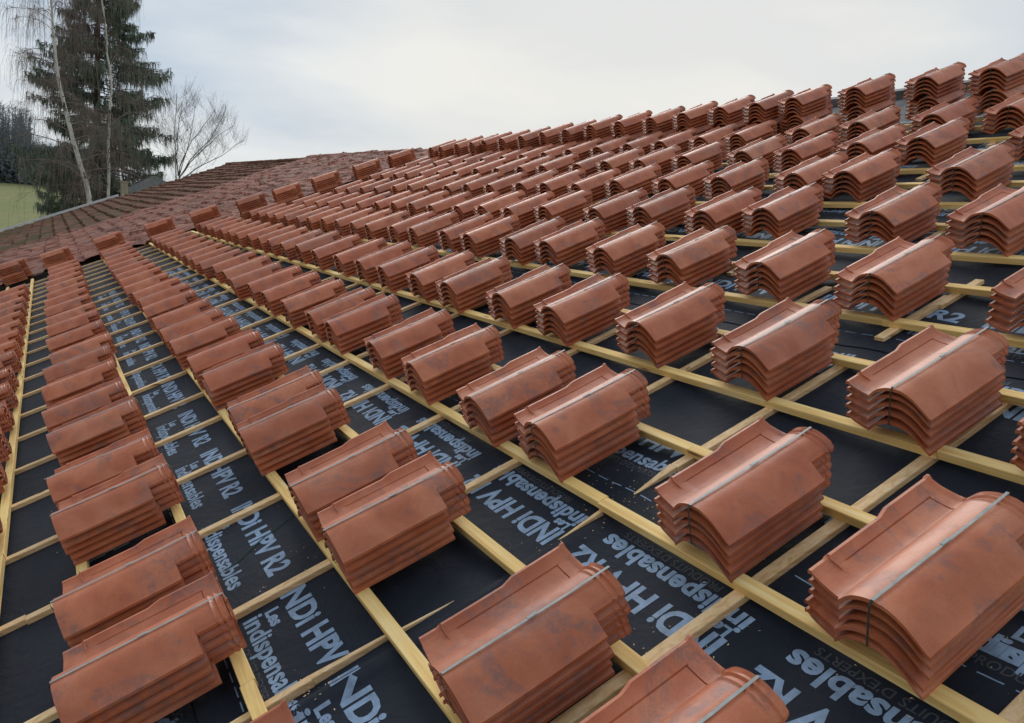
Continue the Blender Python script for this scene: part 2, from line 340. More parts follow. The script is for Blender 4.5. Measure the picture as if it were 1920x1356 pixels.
# ================================================================ the building that carries the roof
house = bpy.data.objects.new('house', None); COL.objects.link(house); house.location = (0, 0, -5.0)
tag(house, 'long building whose roof is stripped, battened and loaded with new clay tiles', 'house')
def hpart(o):
    mw = o.matrix_world.copy(); o.parent = house; o.matrix_parent_inverse = Matrix.Translation((0, 0, 5.0)); return o
HM = -.0225
def fold(u, v):     # the underlay bulges in a rope-like fold beside one counter batten
    if v > 1.05 or v < -.6: return 0
    c = -1.835 + .012*math.sin(v*5); d = (u-c)/.024
    return .024*math.exp(-d*d)*min(1, (1.05-v)/.25)*min(1, (v+.6)/.2)
CBU = [.55, -.05, -.66, -1.282, -1.884, -2.424, -3.116, -3.756, -4.416, -5.005, -5.682, -6.286] + [-6.286 - .62*i for i in range(1, 17)]
CBU = [c for c in CBU if c > -16.2]
def disp(u, v):
    n = noise.noise(Vector((u*1.1, v*1.5, 0)))*.5 + noise.noise(Vector((u*3.5, v*4.2, 3)))*.25 + noise.noise(Vector((u*9, v*8, 7)))*.14
    d = min(abs(u-c) for c in CBU); s = min(1, max(0, (d-.03)/.12)); s = s*s*(3-2*s)
    return -.007*s + .011*n*(.25+.75*s) + fold(u, v)
DASH = [-2.768, -1.448, -.128, 1.192, 2.512, 3.832, 5.152, 6.47]
USTART, UEND = 1.6, -16.1
DC = {}
def dcache(u, v):
    k = (round(u, 4), round(v, 3))
    if k not in DC: DC[k] = disp(u, v)
    return DC[k]
def sidx(v): return max([0] + [i for i, q in enumerate(DASH) if i and v >= q-.0899 and i < len(DASH)-1])
for si in range(len(DASH)-1):
    v0 = DASH[si] - .10 if si else -3.0; v1 = DASH[si+1] + .04
    v0 = -3.0+.03*round((v0+3.0)/.03); v1 = -3.0+.03*round((v1+3.0)/.03)
    if si == len(DASH)-2: v1 = 7.32
    if v1 <= v0: continue
    hh = HM - .0030*(len(DASH)-si) + .0035*0
    us = []; u = USTART
    while u > UEND:
        us.append(u); u -= .025 if u > -4.5 else (.06 if u > -9 else .15)
    us.append(UEND)
    nv = int(round((v1-v0)/.03)); vs = [v0+(v1-v0)*i/nv for i in range(nv+1)]
    V = []; F = []
    for v in vs:
        for u in us:
            V.append(W(u, v, HM + dcache(u, v) + .0012*si - (0.003 if v > DASH[si+1]-.115 and si < len(DASH)-2 else 0)))
    nu = len(us)
    for j in range(nv):
        for i in range(nu-1):
            a = j*nu+i; F.append((a, a+nu, a+nu+1, a+1))
    o = hpart(link('underlay_membrane', mesh('underlay_membrane', V, F, 180), MEMB))
UG = np.array(us)[::-1]; VG = np.arange(-3.0, 7.5, .03)
def hm(u, v):
    i = min(len(UG)-2, max(0, int(np.searchsorted(UG, u))-1)); j = int((v+3.0)/.03)
    a, b = (u-UG[i])/(UG[i+1]-UG[i]), (v+3.0)/.03-j
    D = lambda p, q: dcache(p, q)
    v0_, v1_ = -3.0+.03*j, -3.0+.03*(j+1)
    d = (D(UG[i], v0_)*(1-a)+D(UG[i+1], v0_)*a)*(1-b) + (D(UG[i], v1_)*(1-a)+D(UG[i+1], v1_)*a)*b
    return HM + d + .0012*sidx(v)
# ---------------------------------------------------------------- printed lettering
fcache = {}
def txt(s, size, off):
    if (s, size, off) in fcache: return fcache[(s, size, off)]
    c = bpy.data.curves.new('t', 'FONT'); c.body = s; c.size = size; c.offset = off; c.resolution_u = 3; c.fill_mode = 'BOTH' if False else 'FRONT'
    o = bpy.data.objects.new('t', c); COL.objects.link(o)
    bpy.context.view_layer.update()
    m = bpy.data.meshes.new_from_object(o.evaluated_get(bpy.context.evaluated_depsgraph_get()))
    v = [tuple(x.co[:2]) for x in m.vertices]; f = [tuple(p.vertices) for p in m.polygons]
    bpy.data.objects.remove(o); bpy.data.curves.remove(c); bpy.data.meshes.remove(m)
    x0 = min(a for a, b in v); x1 = max(a for a, b in v)
    fcache[(s, size, off)] = ([(a-x0, b) for a, b in v], f, x1-x0); return fcache[(s, size, off)]
def put(b, s, u, v, length, cap, inv=False, off=.0024, mi=0):
    vs, f, w = txt(s, 1.0, off/cap*.7)
    sx = length/w; sy = cap/.70; d = -1 if inv else 1
    P3 = []
    for x, y in vs:
        uu, vv = u + d*x*sx, v + d*y*sy
        P3.append(W(uu, vv, hm(uu, vv) + .0007))
    b.add(P3, [g if not inv else g for g in f], mi)
def dashes(b, v, u0, u1):
    u = u0
    while u > u1:
        h = HM+.012
        pts = [W(uu, vv, hm(uu, vv) + .0007) for uu, vv in ((u, v), (u-.055, v), (u-.055, v+.004), (u, v+.004))]
        b.add(pts, [(0, 1, 2, 3)]); u -= .078
for si, v0 in enumerate(DASH[1:-1]):
    lb = MB()
    if si >= 1:
        dashes(lb, v0, 1.0, -9)
    # upright lines
    per = .76
    starts = [-2.42 + per*i for i in range(5)] + [-2.42 - .10*0 - .80*i for i in range(1, 15)]
    if v0 == -.128: starts = [-1.875, -1.10, -.33] + [-2.43 - .80*i for i in range(0, 15)]
    for s in starts:
        cut = s > -2.5 and v0 == -.128 and s < -2.3
        if s < -11.5: continue
        if cut: put(lb, 'INDi HPV', s, v0+.225, .49, .082, off=.0042)
        else: put(lb, 'INDi HPV R2', s, v0+.225, .665, .082, off=.0042)
        if v0 > -1.0:
            ph = .10 if v0 < 0 else -.16
            w0 = v0 + (.064 if v0 > 1 and s > -1.7 else (.135 if v0 > 1 else .090)); s1 = s+ph-.04
            if v0 > 1 and v0 < 2: s1 = -.785 + .76*(0 if s > -1.5 else 0) if abs(s+1.66) < .2 else (s - .0)
            if v0 > 1 and v0 < 2 and s < -1.7: s1 = s + .05
            put(lb, 'Les', s1+.01, w0+.070, .085, .042)
            put(lb, 'indispensables', s1, w0, .56, .064)
            if s > -6: put(lb, "PRODUITS D'EXPERTS", s1+.09, w0-.040, .36, .026, mi=1, off=.0004)
    # upside-down lines
    st = [-1.205 + .70*i for i in range(4)] + [-1.905 - .74*i for i in range(0, 14)]
    for s in st:
        if s < -11.5: continue
        put(lb, 'INDi HPV R2', s+.0, v0+1.040, .60, .082, True, off=.0042)
        put(lb, 'indispensables', s, v0+1.138, .575, .064, True, off=.0030)
        put(lb, 'Les', s-.015, v0+1.070+.008, .075, .034, True, off=.002)
        if s > -6: put(lb, "PRODUITS D'EXPERTS", s-.14, v0+1.176, .40, .026, True, mi=1, off=.0004)
    o = lb.build('printed_lettering', [INK, INKD]); hpart(o)
# ---------------------------------------------------------------- battens
def board(b, u0, u1, vf, w, h0, h1, jit=.003, step=1.2):
    n = max(1, int(abs(u1-u0)/step)); 
    js = random.uniform(-jit, jit); us = [u0+(u1-u0)*i/n for i in range(n+1)]; vs = []; fs = []
    for i, u in enumerate(us):
        c = vf(u) + js + random.uniform(-.001, .001)
        hh = h1 + random.uniform(-.0006, .0006); hw = w/2
        ch = .002
        for dv, dh in ((-hw, h0), (hw, h0), (hw, hh-ch), (hw-ch, hh), (-hw+ch, hh), (-hw, hh-ch)): vs.append(W(u, c+dv, dh))
    for i in range(n):
        for j in range(6): fs.append((i*6+j, i*6+(j+1) % 6, (i+1)*6+(j+1) % 6, (i+1)*6+j))
    fs.append((5, 4, 3, 2, 1, 0)); fs.append(tuple(n*6+j for j in range(6)))
    b.add(vs, fs)
for k in range(-2, 10):
    for hi in (0, 1):
        if k == 9 and hi: continue
        if k == -2: vf = (lambda u, hi=hi: -2.06 + .035 + hi*.375)
        elif k == -1: vf = (lambda u, hi=hi: rowv(-1, u) + (.035, .424)[hi])
        else: vf = (lambda u, k=k, hi=hi: rowv(k, u) + .030 + hi*.385)
        u = 1.2 - random.uniform(0, .8)
        cuts = {(1, 0): [1.2, -2.115, -6, -9.8, -13.5, -16.0], (2, 0): [1.2, -1.884, -5.7, -9.6, -13, -16.0], (3, 0): [1.2, -1.255, -1.9, -5.7, -9.6, -13, -16.0], (2, 1): [1.2, -1.884, -5.8, -9.9, -13.4, -16.0], (0, 1): [1.2, -2.0, -6, -9.8, -13.5, -16.0], (4, 0): [1.2, -1.96, -6, -9.8, -13.5, -16.0]}.get((k, hi))
        if not cuts:
            cuts = [1.2]
            o0 = random.choice([-2.42, -3.1, -3.75])
            while o0 > -15.5: cuts.append(o0); o0 -= random.choice([3.7, 4.2, 3.9])
            cuts.append(-16.0)
        for a, c in zip(cuts[:-1], cuts[1:]):
            b = MB(); board(b, a-.0008, c+.0008, vf, .041, .0, .0275, .0035)
            hpart(b.build('batten', YEL))
def cbat(b, u, v0, v1, w=.040, w1=None, h1=-.0003, h2=None, h0=None):
    w1 = w1 if w1 is not None else w
    n = max(2, int((v1-v0)/.35)); vs = []; fs = []; js = random.uniform(-.003, .003)
    for i in range(n+1):
        t = i/n; v = v0+(v1-v0)*t; hw = (w+(w1-w)*t)/2; hh = h1-random.uniform(0, .0006) if h2 is None else (h1 if h0 is None else h0)+(h2-(h1 if h0 is None else h0))*t; c = u+js
        for du, dh in ((-hw, HM-.012), (hw, HM-.012), (hw, hh-.002), (hw-.002 if hw > .004 else hw*.4, hh), (-hw+.002 if hw > .004 else -hw*.4, hh), (-hw, hh-.002)): vs.append(W(c+du, v, dh))
    for i in range(n):
        for j in range(6): fs.append((i*6+(j+1) % 6, i*6+j, (i+1)*6+j, (i+1)*6+(j+1) % 6))
    fs.append((0, 1, 2, 3, 4, 5)); fs.append(tuple(n*6+j for j in range(5, -1, -1)))
    b.add(vs, fs)
for c in CBU:
    b = MB()
    if abs(c+1.884) < .01:
        cbat(b, c-.020, -3.0, .06, .034, .026, .004); cbat(b, c-.020, .0605, .30, .022, .012, .004, -.006); cbat(b, c-.016, .318, .60, .012, .0008, -.007, HM-.004)
        cbat(b, c+.0, .76, 1.050, .0010, .017, 0, -.004, HM-.004); cbat(b, c, 1.13, 1.36, .0015, .036, 0, -.0005, HM-.002); cbat(b, c, 1.3605, 2.27, .037)
    elif abs(c+3.116) < .01 or c < -9 and random.random() < .25:
        q = random.uniform(-.75, -.55); cbat(b, c, -3.0, q-.001, .038); cbat(b, c+.012, q, 7.0 if c < -9.2 else 2.27, .038)
    elif c > -9.2:
        cbat(b, c, -3.0, 2.27 if c < -1 else 2.02, .038)
    else: cbat(b, c, -3.0, 7.0, .038)
    hpart(b.build('counter_batten', PALE))
    if c > -9.2:        # above the sixth row the counter battens are short blocks under each batten
        for k in range(4, 10):
            for hi in (0, 1):
                if k == 9 and hi: continue
                if k == 4 and not hi and c > -2.6 and c < -1.5: continue
                vb = rowv(k, c) + .030 + hi*.385; lo_ = random.uniform(.07, .16); up_ = random.uniform(.10, .20)
                if random.random() < .55:
                    b = MB(); cbat(b, c+random.uniform(-.02, .02), vb-lo_, vb+up_, .038); hpart(b.build('packing_block', PALE))
# loose boards
def loose(u0, v0, u1, v1, w, h0, th, label):
    b = MB(); d = Vector((u1-u0, v1-v0)).normalized(); n = Vector((-d.y, d.x))*w/2
    c = [(u0-n.x, v0-n.y), (u1-n.x, v1-n.y), (u1+n.x, v1+n.y), (u0+n.x, v0+n.y)]
    b.hexa([W(x, y, h0) for x, y in c][::-1] + [W(x, y, h0+th) for x, y in c][::-1])
    return tag(b.build('wooden_board', PALE), label, 'board')
loose(-1.905, 2.47, -1.905, 2.93, .042, -.015, .0145, 'short loose pale wooden offcut lying under the yellow batten at right')
loose(-2.47, 2.55, -2.455, 2.87, .04, -.0145, .014, 'small pale wood offcut showing behind the middle tile bundles')
# twine
tb = MB(); pts = []
for i in range(25):
    t = i/24; uu = -2.754+t*-0.172+.006*math.sin(9*t); vv = -0.025+t*0.318+.005*math.sin(7*t+1)
    pts.append(W(uu, vv, HM+disp(uu, vv)+.006))
tb.tube(pts, .0016, 5)
tag(tb.build('twine', simple('green_twine', (.015, .075, .045), .6)), 'thin green twine lying across the printed black underlay', 'twine')
# sawdust and chips
cb_ = MB(); r = random.Random(5)
for (cu, cv, n, sg) in [(-1.87, 1.15, 60, .07), (-1.90, .9, 40, .07), (-1.88, .02, 60, .06), (-1.87, -.13, 60, .04), (-2.1, 1.2, 40, .1), (-.75, 1.2, 40, .15), (-2.45, .25, 40, .12), (-3.1, -.1, 60, .12), (-1.3, .85, 30, .1), (-2.5, 2.1, 40, .2), (-4, 0, 80, .6), (-.9, .9, 15, .25)]:
    for _ in range(n):
        u = cu+r.gauss(0, sg); v = cv+r.gauss(0, sg); a = r.uniform(0, 6.3); l = r.uniform(.001, .0045); w = l*r.uniform(.25, .6)
        h = HM+disp(u, v)+.0095; dx, dy = math.cos(a)*l, math.sin(a)*l
        cb_.add([W(u-dx, v-dy, h), W(u+dy*.4, v-dx*.4, h+.0005), W(u+dx, v+dy, h+w*.5), W(u-dy*.4, v+dx*.4, h+w)], [(0, 1, 2, 3)])
tag(cb_.build('wood_chips', PALE), kind='stuff', label='pale wood chips and sawdust scattered on the black underlay', cat='wood chips')
# ---------------------------------------------------------------- old tiled part of the roof
def oldroof(name, poly_u, vlim, du, dv, hfun, m, h0, skew=0):
    u0, u1 = poly_u; nu = int(abs(u1-u0)/du); V = []; F = []
    vmin = vlim[0]; nvv = int((9.4-vmin)/dv)
    for j in range(nvv+1):
        for i in range(nu+1):
            vq = vmin+(8.0-vmin)*j/nvv; ua = u0+skew*max(0, vq); u = ua+(u1-ua)*i/nu; top = vlim[1](u); v = vmin+(top-vmin)*j/nvv
            V.append(W(u, v, h0+hfun(u, v)))
    w = nu+1
    for j in range(nvv):
        for i in range(nu): a = j*w+i; F.append((a, a+w, a+w+1, a+1))
    return hpart(link(name, mesh(name, V, F, 25), m))
_r = np.random.default_rng(3); TT = _r.normal(0, 1, (400, 200, 3))
def hred(u, v):
    iu = int(math.floor(u/.25)); iv = int(math.floor(v/.33)); fu = u/.25-iu; fv = v/.33-iv
    t = TT[iu % 400, iv % 200]
    return .035*max(0, math.sin(math.pi*fu))**.8 + .03*(1-fv) + .010*t[0] + (fu-.5)*.028*t[1] + (fv-.5)*.028*t[2] + .05*noise.noise(Vector((u*.9, v*.9, 5)))
def hmoss(u, v):
    iu = int(math.floor(u/.26)); iv = int(math.floor(v/.45)); fu = u/.26-iu; fv = v/.45-iv
    t = TT[iu % 400, iv % 200]
    return .055*(1-fv)**1.2 - (.035 if fv > .86 else 0) + .014*math.sin(math.pi*fu) + .008*t[0] + (fu-.5)*.02*t[1] + .05*noise.noise(Vector((u*.25, v*.3, 1)))
def redmat():
    m, t, b = mat('old_red_tiles', .75, .3); v, _ = objvec(t, (1, 1, 1), False)
    vo = N(t, 'ShaderNodeTexVoronoi'); vo.inputs['Scale'].default_value = 3.3; L(t, v, vo.inputs['Vector'])
    rp = ramp(t, vo.outputs['Color'], [(.1, (.15, .055, .038)), (.45, (.25, .088, .058)), (.9, (.32, .130, .090))])
    a = noise_n(t, v, .7, 5, .65); ar = ramp(t, a.outputs['Fac'], [(.46, (0, 0, 0)), (.70, (.6,)*3)])
    c = mix(t, ar.outputs[0], rp.outputs[0], (.17, .105, .085))
    L(t, c, b.inputs['Base Color']); n = noise_n(t, v, 14, 4, .7); bump(t, b, n.outputs['Fac'], .6, .03); return m
def mossmat():
    m, t, b = mat('mossy_old_tiles', .9, .15); v, _ = objvec(t, (1, 1, 1), False)
    vo = N(t, 'ShaderNodeTexVoronoi'); vo.inputs['Scale'].default_value = 3.5; L(t, v, vo.inputs['Vector'])
    rp = ramp(t, vo.outputs['Color'], [(.1, (.075, .032, .020)), (.5, (.13, .055, .034)), (.95, (.20, .088, .058))])
    a = noise_n(t, v, .55, 5, .6); ar = ramp(t, a.outputs['Fac'], [(.46, (0, 0, 0)), (.62, (.8,)*3)])
    c = mix(t, ar.outputs[0], rp.outputs[0], (.052, .052, .018))
    sx = N(t, 'ShaderNodeSeparateXYZ'); L(t, v, sx.inputs[0])
    m3 = N(t, 'ShaderNodeMapRange'); m3.inputs['From Min'].default_value = 1.5; m3.inputs['From Max'].default_value = 5.5; L(t, sx.outputs[1], m3.inputs['Value'])
    c = mix(t, m3.outputs[0], c, rp.outputs[0])
    L(t, c, b.inputs['Base Color']); n = noise_n(t, v, 9, 4, .7); bump(t, b, n.outputs['Fac'], .6, .04); return m
RED, MOSS = redmat(), mossmat()
oldroof('old_tile_cover', (-16.15, -26.3), (-3.05, lambda u: 6.75 + min(1, max(0, (-16.15-u)/8))*.75), .05, .05, hred, RED, .035, .42)
oldroof('mossy_tile_cover', (-26.3, -47.5), (-3.05, lambda u: 7.4 + (-26.3-u)/21*1.4), .10, .055, hmoss, MOSS, -.05)
b = MB()
b.hexa([W(-16.1, -3, -.09), W(-16.1, 6.7, -.09), W(-16.16, 6.7, -.09), W(-16.16, -3, -.09), W(-16.1, -3, .05), W(-16.1, 6.7, .05), W(-16.16, 6.7, .05), W(-16.16, -3, .05)])
hpart(b.build('edge_board', simple('dark_board', (.03, .026, .022), .8)))
# ridge capping of the new part, grey, and the white flashing of the far verge
b = MB()
def ridgev(u): return 7.38 + (u+5)*.065
for i in range(24):
    u0 = 1.0-i*.72; u1 = u0-.70
    b.hexa([W(u0, ridgev(u0), -.05), W(u0, ridgev(u0)+.25, -.12), W(u1, ridgev(u1)+.25, -.12), W(u1, ridgev(u1), -.05), W(u0, ridgev(u0), .055), W(u0, ridgev(u0)+.25, .03), W(u1, ridgev(u1)+.25, .03), W(u1, ridgev(u1), .05)])
hpart(b.build('ridge_capping', simple('grey_ridge', (.16, .155, .15), .8, .3, .3, 8)))
b = MB()
for (n_, ua, ub, va, vb, hh_) in ((26, -16.4, -26.3, 6.76, 7.5, .03), (40, -26.3, -47.4, 7.42, 8.78, -.02)):
    cb2 = MB()
    for i in range(n_):
        t0, t1 = i/n_, (i+1.04)/n_
        def q(t, dv, dh): return W(ua+(ub-ua)*t, va+(vb-va)*t + .35*math.sin(math.pi*0) + dv, hh_+dh+random.uniform(-.008, .008))
        cb2.tube([q(t0, 0, 0), q(t1, 0, .012)], [.085, .075], 8)
    hpart(cb2.build('ridge_tiles', MOSS if ua < -20 else RED, smooth=50))
for i in range(12):
    v0 = -3.1+i*.5; v1 = v0+.5
    b.hexa([W(-47.45, v0, .0), W(-47.45, v1, .0), W(-47.65, v1, .0), W(-47.65, v0, .0), W(-47.45, v0, .11), W(-47.45, v1, .11), W(-47.65, v1, .11), W(-47.65, v0, .11)])
hpart(b.build('verge_flashing', simple('zinc', (.62, .64, .66), .4, .5, .08, 4)))
# deck below, back slope and walls
b = MB()
for (u0, u1, vt) in ((2.5, -16.1, 7.3), (-16.1, -29, 6.6), (-29, -47.5, 7.7)):
    h1 = -.06 if u0 > 0 else (-.16 if u0 > -20 else -.30)
    a = [W(u0, -3.0, h1-.18), W(u0, vt, h1-.18), W(u1, vt, h1-.18), W(u1, -3.0, h1-.18), W(u0, -3.0, h1), W(u0, vt, h1), W(u1, vt, h1), W(u1, -3.0, h1)]
    b.hexa(a)
hpart(b.build('roof_deck', simple('deck_wood', (.10, .075, .05), .8)))
b = MB()
def slab(p0, p1, p2, p3, t=.15):
    b.hexa([p + Vector((0, 0, -t)) for p in (p0, p1, p2, p3)] + [p0, p1, p2, p3])
for (u0, u1, va, vb) in ((2.5, -16.1, 7.4, 6.68), (-16.1, -29, 6.7, 7.85), (-29, -47.5, 7.85, 8.75)):
    A, B2 = W(u0, va, -.16), W(u1, vb, -.16)
    slab(A, A+Vector((0, 10, -4.2)), B2+Vector((0, 10, -4.2)), B2)
hpart(b.build('back_roof_slope', MOSS))
b = MB(); WL = simple('render_wall', (.55, .5, .42), .9, .2, .1, 2, .2)
y0, y1, zg = W(0, -2.7, 0).y, W(0, 7, 0).y + 9, -6.0
z0 = W(0, -2.7, -.55).z; zr = W(0, 6.5, -.6).z; yr = W(0, 6.5, 0).y
for x0, x1 in ((2.3, 2.0), (-47.0, -47.3)):
    b.add([(x0, y0, zg), (x0, y1, zg), (x0, y1, z0), (x0, yr, zr), (x0, y0, z0), (x1, y0, zg), (x1, y1, zg), (x1, y1, z0), (x1, yr, zr), (x1, y0, z0)],
          [(0, 1, 2, 3, 4), (9, 8, 7, 6, 5), (0, 4, 9, 5), (4, 3, 8, 9), (3, 2, 7, 8), (2, 1, 6, 7), (1, 0, 5, 6)])
b.hexa([(2.0, y0, zg), (-47.0, y0, zg), (-47.0, y0+.3, zg), (2.0, y0+.3, zg), (2.0, y0, z0), (-47.0, y0, z0), (-47.0, y0+.3, z0), (2.0, y0+.3, z0)])
hpart(b.build('wall', WL))
# ================================================================ ground
def gz(x, y):
    d = math.hypot(x, y); t = max(0, d-48)
    return -5.3 + .0575*min(t, 150)
V = []; F = []; rr_ = [0, 20, 40, 48, 60, 75, 90, 110, 130, 155, 198, 260, 400, 800, 1500]; na = 72
for r0 in rr_:
    for a in range(na):
        t = 2*math.pi*a/na; x, y = r0*math.cos(t), r0*math.sin(t); V.append((x, y, gz(x, y)))
for i in range(len(rr_)-1):
    for a in range(na): F.append((i*na+a, (i+1)*na+a, (i+1)*na+(a+1) % na, i*na+(a+1) % na))
def grassmat():
    m, t, bb = mat('meadow', .95, .1); v, _ = objvec(t, (1, 1, 1), False)
    a = noise_n(t, v, .045, 5, .6); c1 = ramp(t, a.outputs['Fac'], [(.35, (.18, .205, .085)), (.6, (.225, .225, .105)), (.8, (.26, .235, .125))])
    c2 = noise_n(t, v, 1.5, 4, .7); r2 = ramp(t, c2.outputs['Fac'], [(.3, (.8,)*3), (.7, (1.15,)*3)])
    L(t, mix(t, 1, c1.outputs[0], r2.outputs[0], 'MULTIPLY'), bb.inputs['Base Color']); return m
tag(link('ground', mesh('ground', V, F, 60), grassmat()), kind='structure', label='green meadow rising gently behind the house', cat='meadow')
# ================================================================ trees
BARK = simple('conifer_bark', (.105, .066, .052), .9, .1, .3, 3)
NEED = simple('needles', (.155, .195, .155), .85, .15, .45, .5)
BIRCH_T = None
def birchmat():
    m, t, bb = mat('birch_bark', .7, .3); v, _ = objvec(t, (1, 1, .45), False)
    a = noise_n(t, v, 3.2, 4, .7); rp = ramp(t, a.outputs['Fac'], [(.36, (.07, .06, .055)), (.43, (.52, .50, .47)), (.7, (.78, .76, .72))])
    L(t, rp.outputs[0], bb.inputs['Base Color']); return m
BIR = birchmat()
TWIG = simple('birch_twigs', (.21, .165, .155), .8, .2, .2, 2)
TWG = simple('grey_twigs', (.105, .083, .072), .85, .15, .25, 2)
def at(px, py, D):      # point at horizontal distance D on the line of sight
    d = ray(px, py); return CAM + d*(D/math.hypot(d.x, d.y))
def conifer(px, D, H, rad, label, seed=1, nb=340):
    r = random.Random(seed); base = at(px, 380, D); base.z = gz(base.x, base.y)
    root = bpy.data.objects.new('conifer_tree', None); COL.objects.link(root); root.location = base; tag(root, label, 'tree')
    t = MB(); pts = [(.12*math.sin(z*.35), .1*math.cos(z*.3), z) for z in np.linspace(0, H, 14)]
    t.tube(pts, [.34*(1-z/H)**.8+.02 for z in np.linspace(0, H, 14)], 9)
    c = MB()
    for i in range(nb):
        f = (i+r.random())/nb; z = H*(.10+.88*f); a = r.uniform(0, 6.283)
        clump = .70+.36*math.sin(z*1.7+1.3)*math.cos(a*2+z)
        Lb = rad*(1-f)**.72*r.uniform(.55, 1.12)*clump + .35
        el = r.uniform(-.12, .18)
        if f < .16: Lb *= .62
        p = Vector((0, 0, z)); prev = p; bp = [p.copy()]; n = 8
        for s in range(1, n+1):
            q = s/n; dz = Lb*(el*q - .45*q*q + .42*q**3)
            bp.append(Vector((math.cos(a)*Lb*q, math.sin(a)*Lb*q, z+dz)))
        t.tube(bp, [.04*(1-k/(n+1))*(Lb/rad+.3)+.005 for k in range(n+1)], 4)
        ns = int(58*Lb/3)+18
        for k in range(ns):
            q = r.uniform(.22, 1.0)**.8; j = min(n-1, int(q*n)); fr = q*n-j
            pc = bp[j].lerp(bp[j+1], fr)
            pc = pc + Vector((0, 0, r.gauss(0, .10))); sd_ = r.choice((-1, 1)); sl_ = r.uniform(.25, .95)*(1.15-q)*Lb*.34+.25
            da = a+sd_*r.uniform(.5, 1.25); dirn = Vector((math.cos(da), math.sin(da), r.uniform(-.75, .30)))
            e1 = pc + dirn*sl_; mid = pc.lerp(e1, .5)+Vector((0, 0, r.uniform(-.02, .05)))
            wv = Vector((-math.sin(da), math.cos(da), r.uniform(-.6, .6)))*r.uniform(.02, .055)
            c.add([pc, mid+wv, e1, mid-wv], [(0, 1, 2, 3)])
            for _ in range(2):     # hanging sprays
                hp = pc.lerp(e1, r.uniform(.2, 1)); ln = r.uniform(.2, .75)
                ww = Vector((r.uniform(-1, 1), r.uniform(-1, 1), 0))*.036
                c.add([hp-ww, hp+ww, hp+Vector((r.uniform(-.08, .08), r.uniform(-.08, .08), -ln))], [(0, 1, 2)])
    t.build('trunk', BARK, root, 60); c.build('crown', NEED, root)
    return root
conifer(187, 68, 27, 8.5, 'tall dark evergreen conifer behind the mossy roof, with birches in front', 4)
def to_local(p, base): return p-base
def bare(name, label, stems, D, trunk_r, seed, tm, wm, twigs=(30, 14), droop=1.0, tw_len=1.6, br_len=3.0, tr=.010, start=.25, spread=1.0):
    """stems: pixel paths of trunk or stems, from the foot up"""
    r = random.Random(seed); base = at(stems[0][0][0], stems[0][0][1], D); base.z = gz(base.x, base.y)
    root = bpy.data.objects.new(name, None); COL.objects.link(root); root.location = base; tag(root, label, 'tree')
    t = MB(); c = MB()
    for si, st in enumerate(stems):
        pts = [at(x, y, D+ (dz[0] if (dz := st[i][2:]) else 0)) - base for i, (x, y) in enumerate([q[:2] for q in st])]
        if si == 0: pts = [Vector((pts[0].x, pts[0].y, 0))] + pts
        # resample
        L_ = [0]
        for a, b_ in zip(pts[:-1], pts[1:]): L_.append(L_[-1]+(b_-a).length)
        N_ = max(8, int(L_[-1]/.8)); rs = []
        for i in range(N_+1):
            s = L_[-1]*i/N_; j = max(0, min(len(pts)-2, int(np.searchsorted(L_, s)-1)))
            f = (s-L_[j])/max(1e-6, L_[j+1]-L_[j]); p = pts[j].lerp(pts[j+1], f)
            rs.append(p+Vector((r.gauss(0, .03), r.gauss(0, .03), 0)))
        tt = trunk_r if si == 0 else trunk_r*.6
        rad = [max(.012, tt*(1-.85*i/N_)) for i in range(N_+1)]
        t.tube(rs, rad, 8)
        nb, nt_ = twigs
        for k in range(nb):
            f = start+(1-start)*(k+r.random())/nb; j = min(N_-1, int(f*N_)); p = rs[j].lerp(rs[j+1], f*N_-j)
            a = r.uniform(0, 6.283); ln = br_len*(1.15-f)*r.uniform(.6, 1.25)+.5
            up = r.uniform(.35, .95)/spread; bp = [p]; n = 7
            for s in range(1, n+1):
                q = s/n; bp.append(p+Vector((math.cos(a)*ln*q, math.sin(a)*ln*q, ln*(up*q-droop*.55*q*q)+r.gauss(0, .03))))
            c.tube(bp, [max(tr*.9, rad[j]*.32*(1-s/(n+1))) for s in range(n+1)], 3, cap=False)
            for m_ in range(nt_):
                q = r.uniform(.25, 1); jj = min(n-1, int(q*n)); pp = bp[jj].lerp(bp[jj+1], q*n-jj)
                tl = tw_len*r.uniform(.4, 1.2); ta = a+r.uniform(-1.3, 1.3); o1 = r.uniform(.10, .40)
                if droop > .5: qq = [pp, pp+Vector((math.cos(ta)*tl*o1, math.sin(ta)*tl*o1, r.uniform(-.05, .15)*tl)), pp+Vector((math.cos(ta)*tl*o1*1.5, math.sin(ta)*tl*o1*1.5, -.45*tl)), pp+Vector((math.cos(ta)*tl*o1*1.6, math.sin(ta)*tl*o1*1.6, -tl))]
                else: qq = [pp, pp+Vector((math.cos(ta)*tl*.3, math.sin(ta)*tl*.3, tl*.45)), pp+Vector((math.cos(ta)*tl*.5, math.sin(ta)*tl*.5, tl))]
                c.tube(qq, [tr*.8*(1-.6*i/len(qq)) for i in range(len(qq))], 3, cap=False)
                for _ in range(3):
                    i = r.randrange(1, len(qq)); s0 = qq[i-1].lerp(qq[i], r.random()); e0 = s0+Vector((r.uniform(-.3, .3), r.uniform(-.3, .3), (-.5 if droop > .5 else .45)*r.uniform(.3, 1.0)))
                    c.tube([s0, e0], [tr*.5, tr*.3], 3, cap=False)
    t.build('trunk', tm, root, 60); c.build('crown', wm, root)
    return root
bare('birch_tree', 'leaning white barked birch with drooping bare twigs, left of the other birch',
     [[(170, 395), (163, 345), (148, 300), (132, 245), (122, 205), (112, 165), (104, 110), (100, 50), (92, -30), (86, -120)]], 57, .20, 11, BIR, TWIG, (56, 22), 1.25, 2.0, 4.6, .0095, .30)
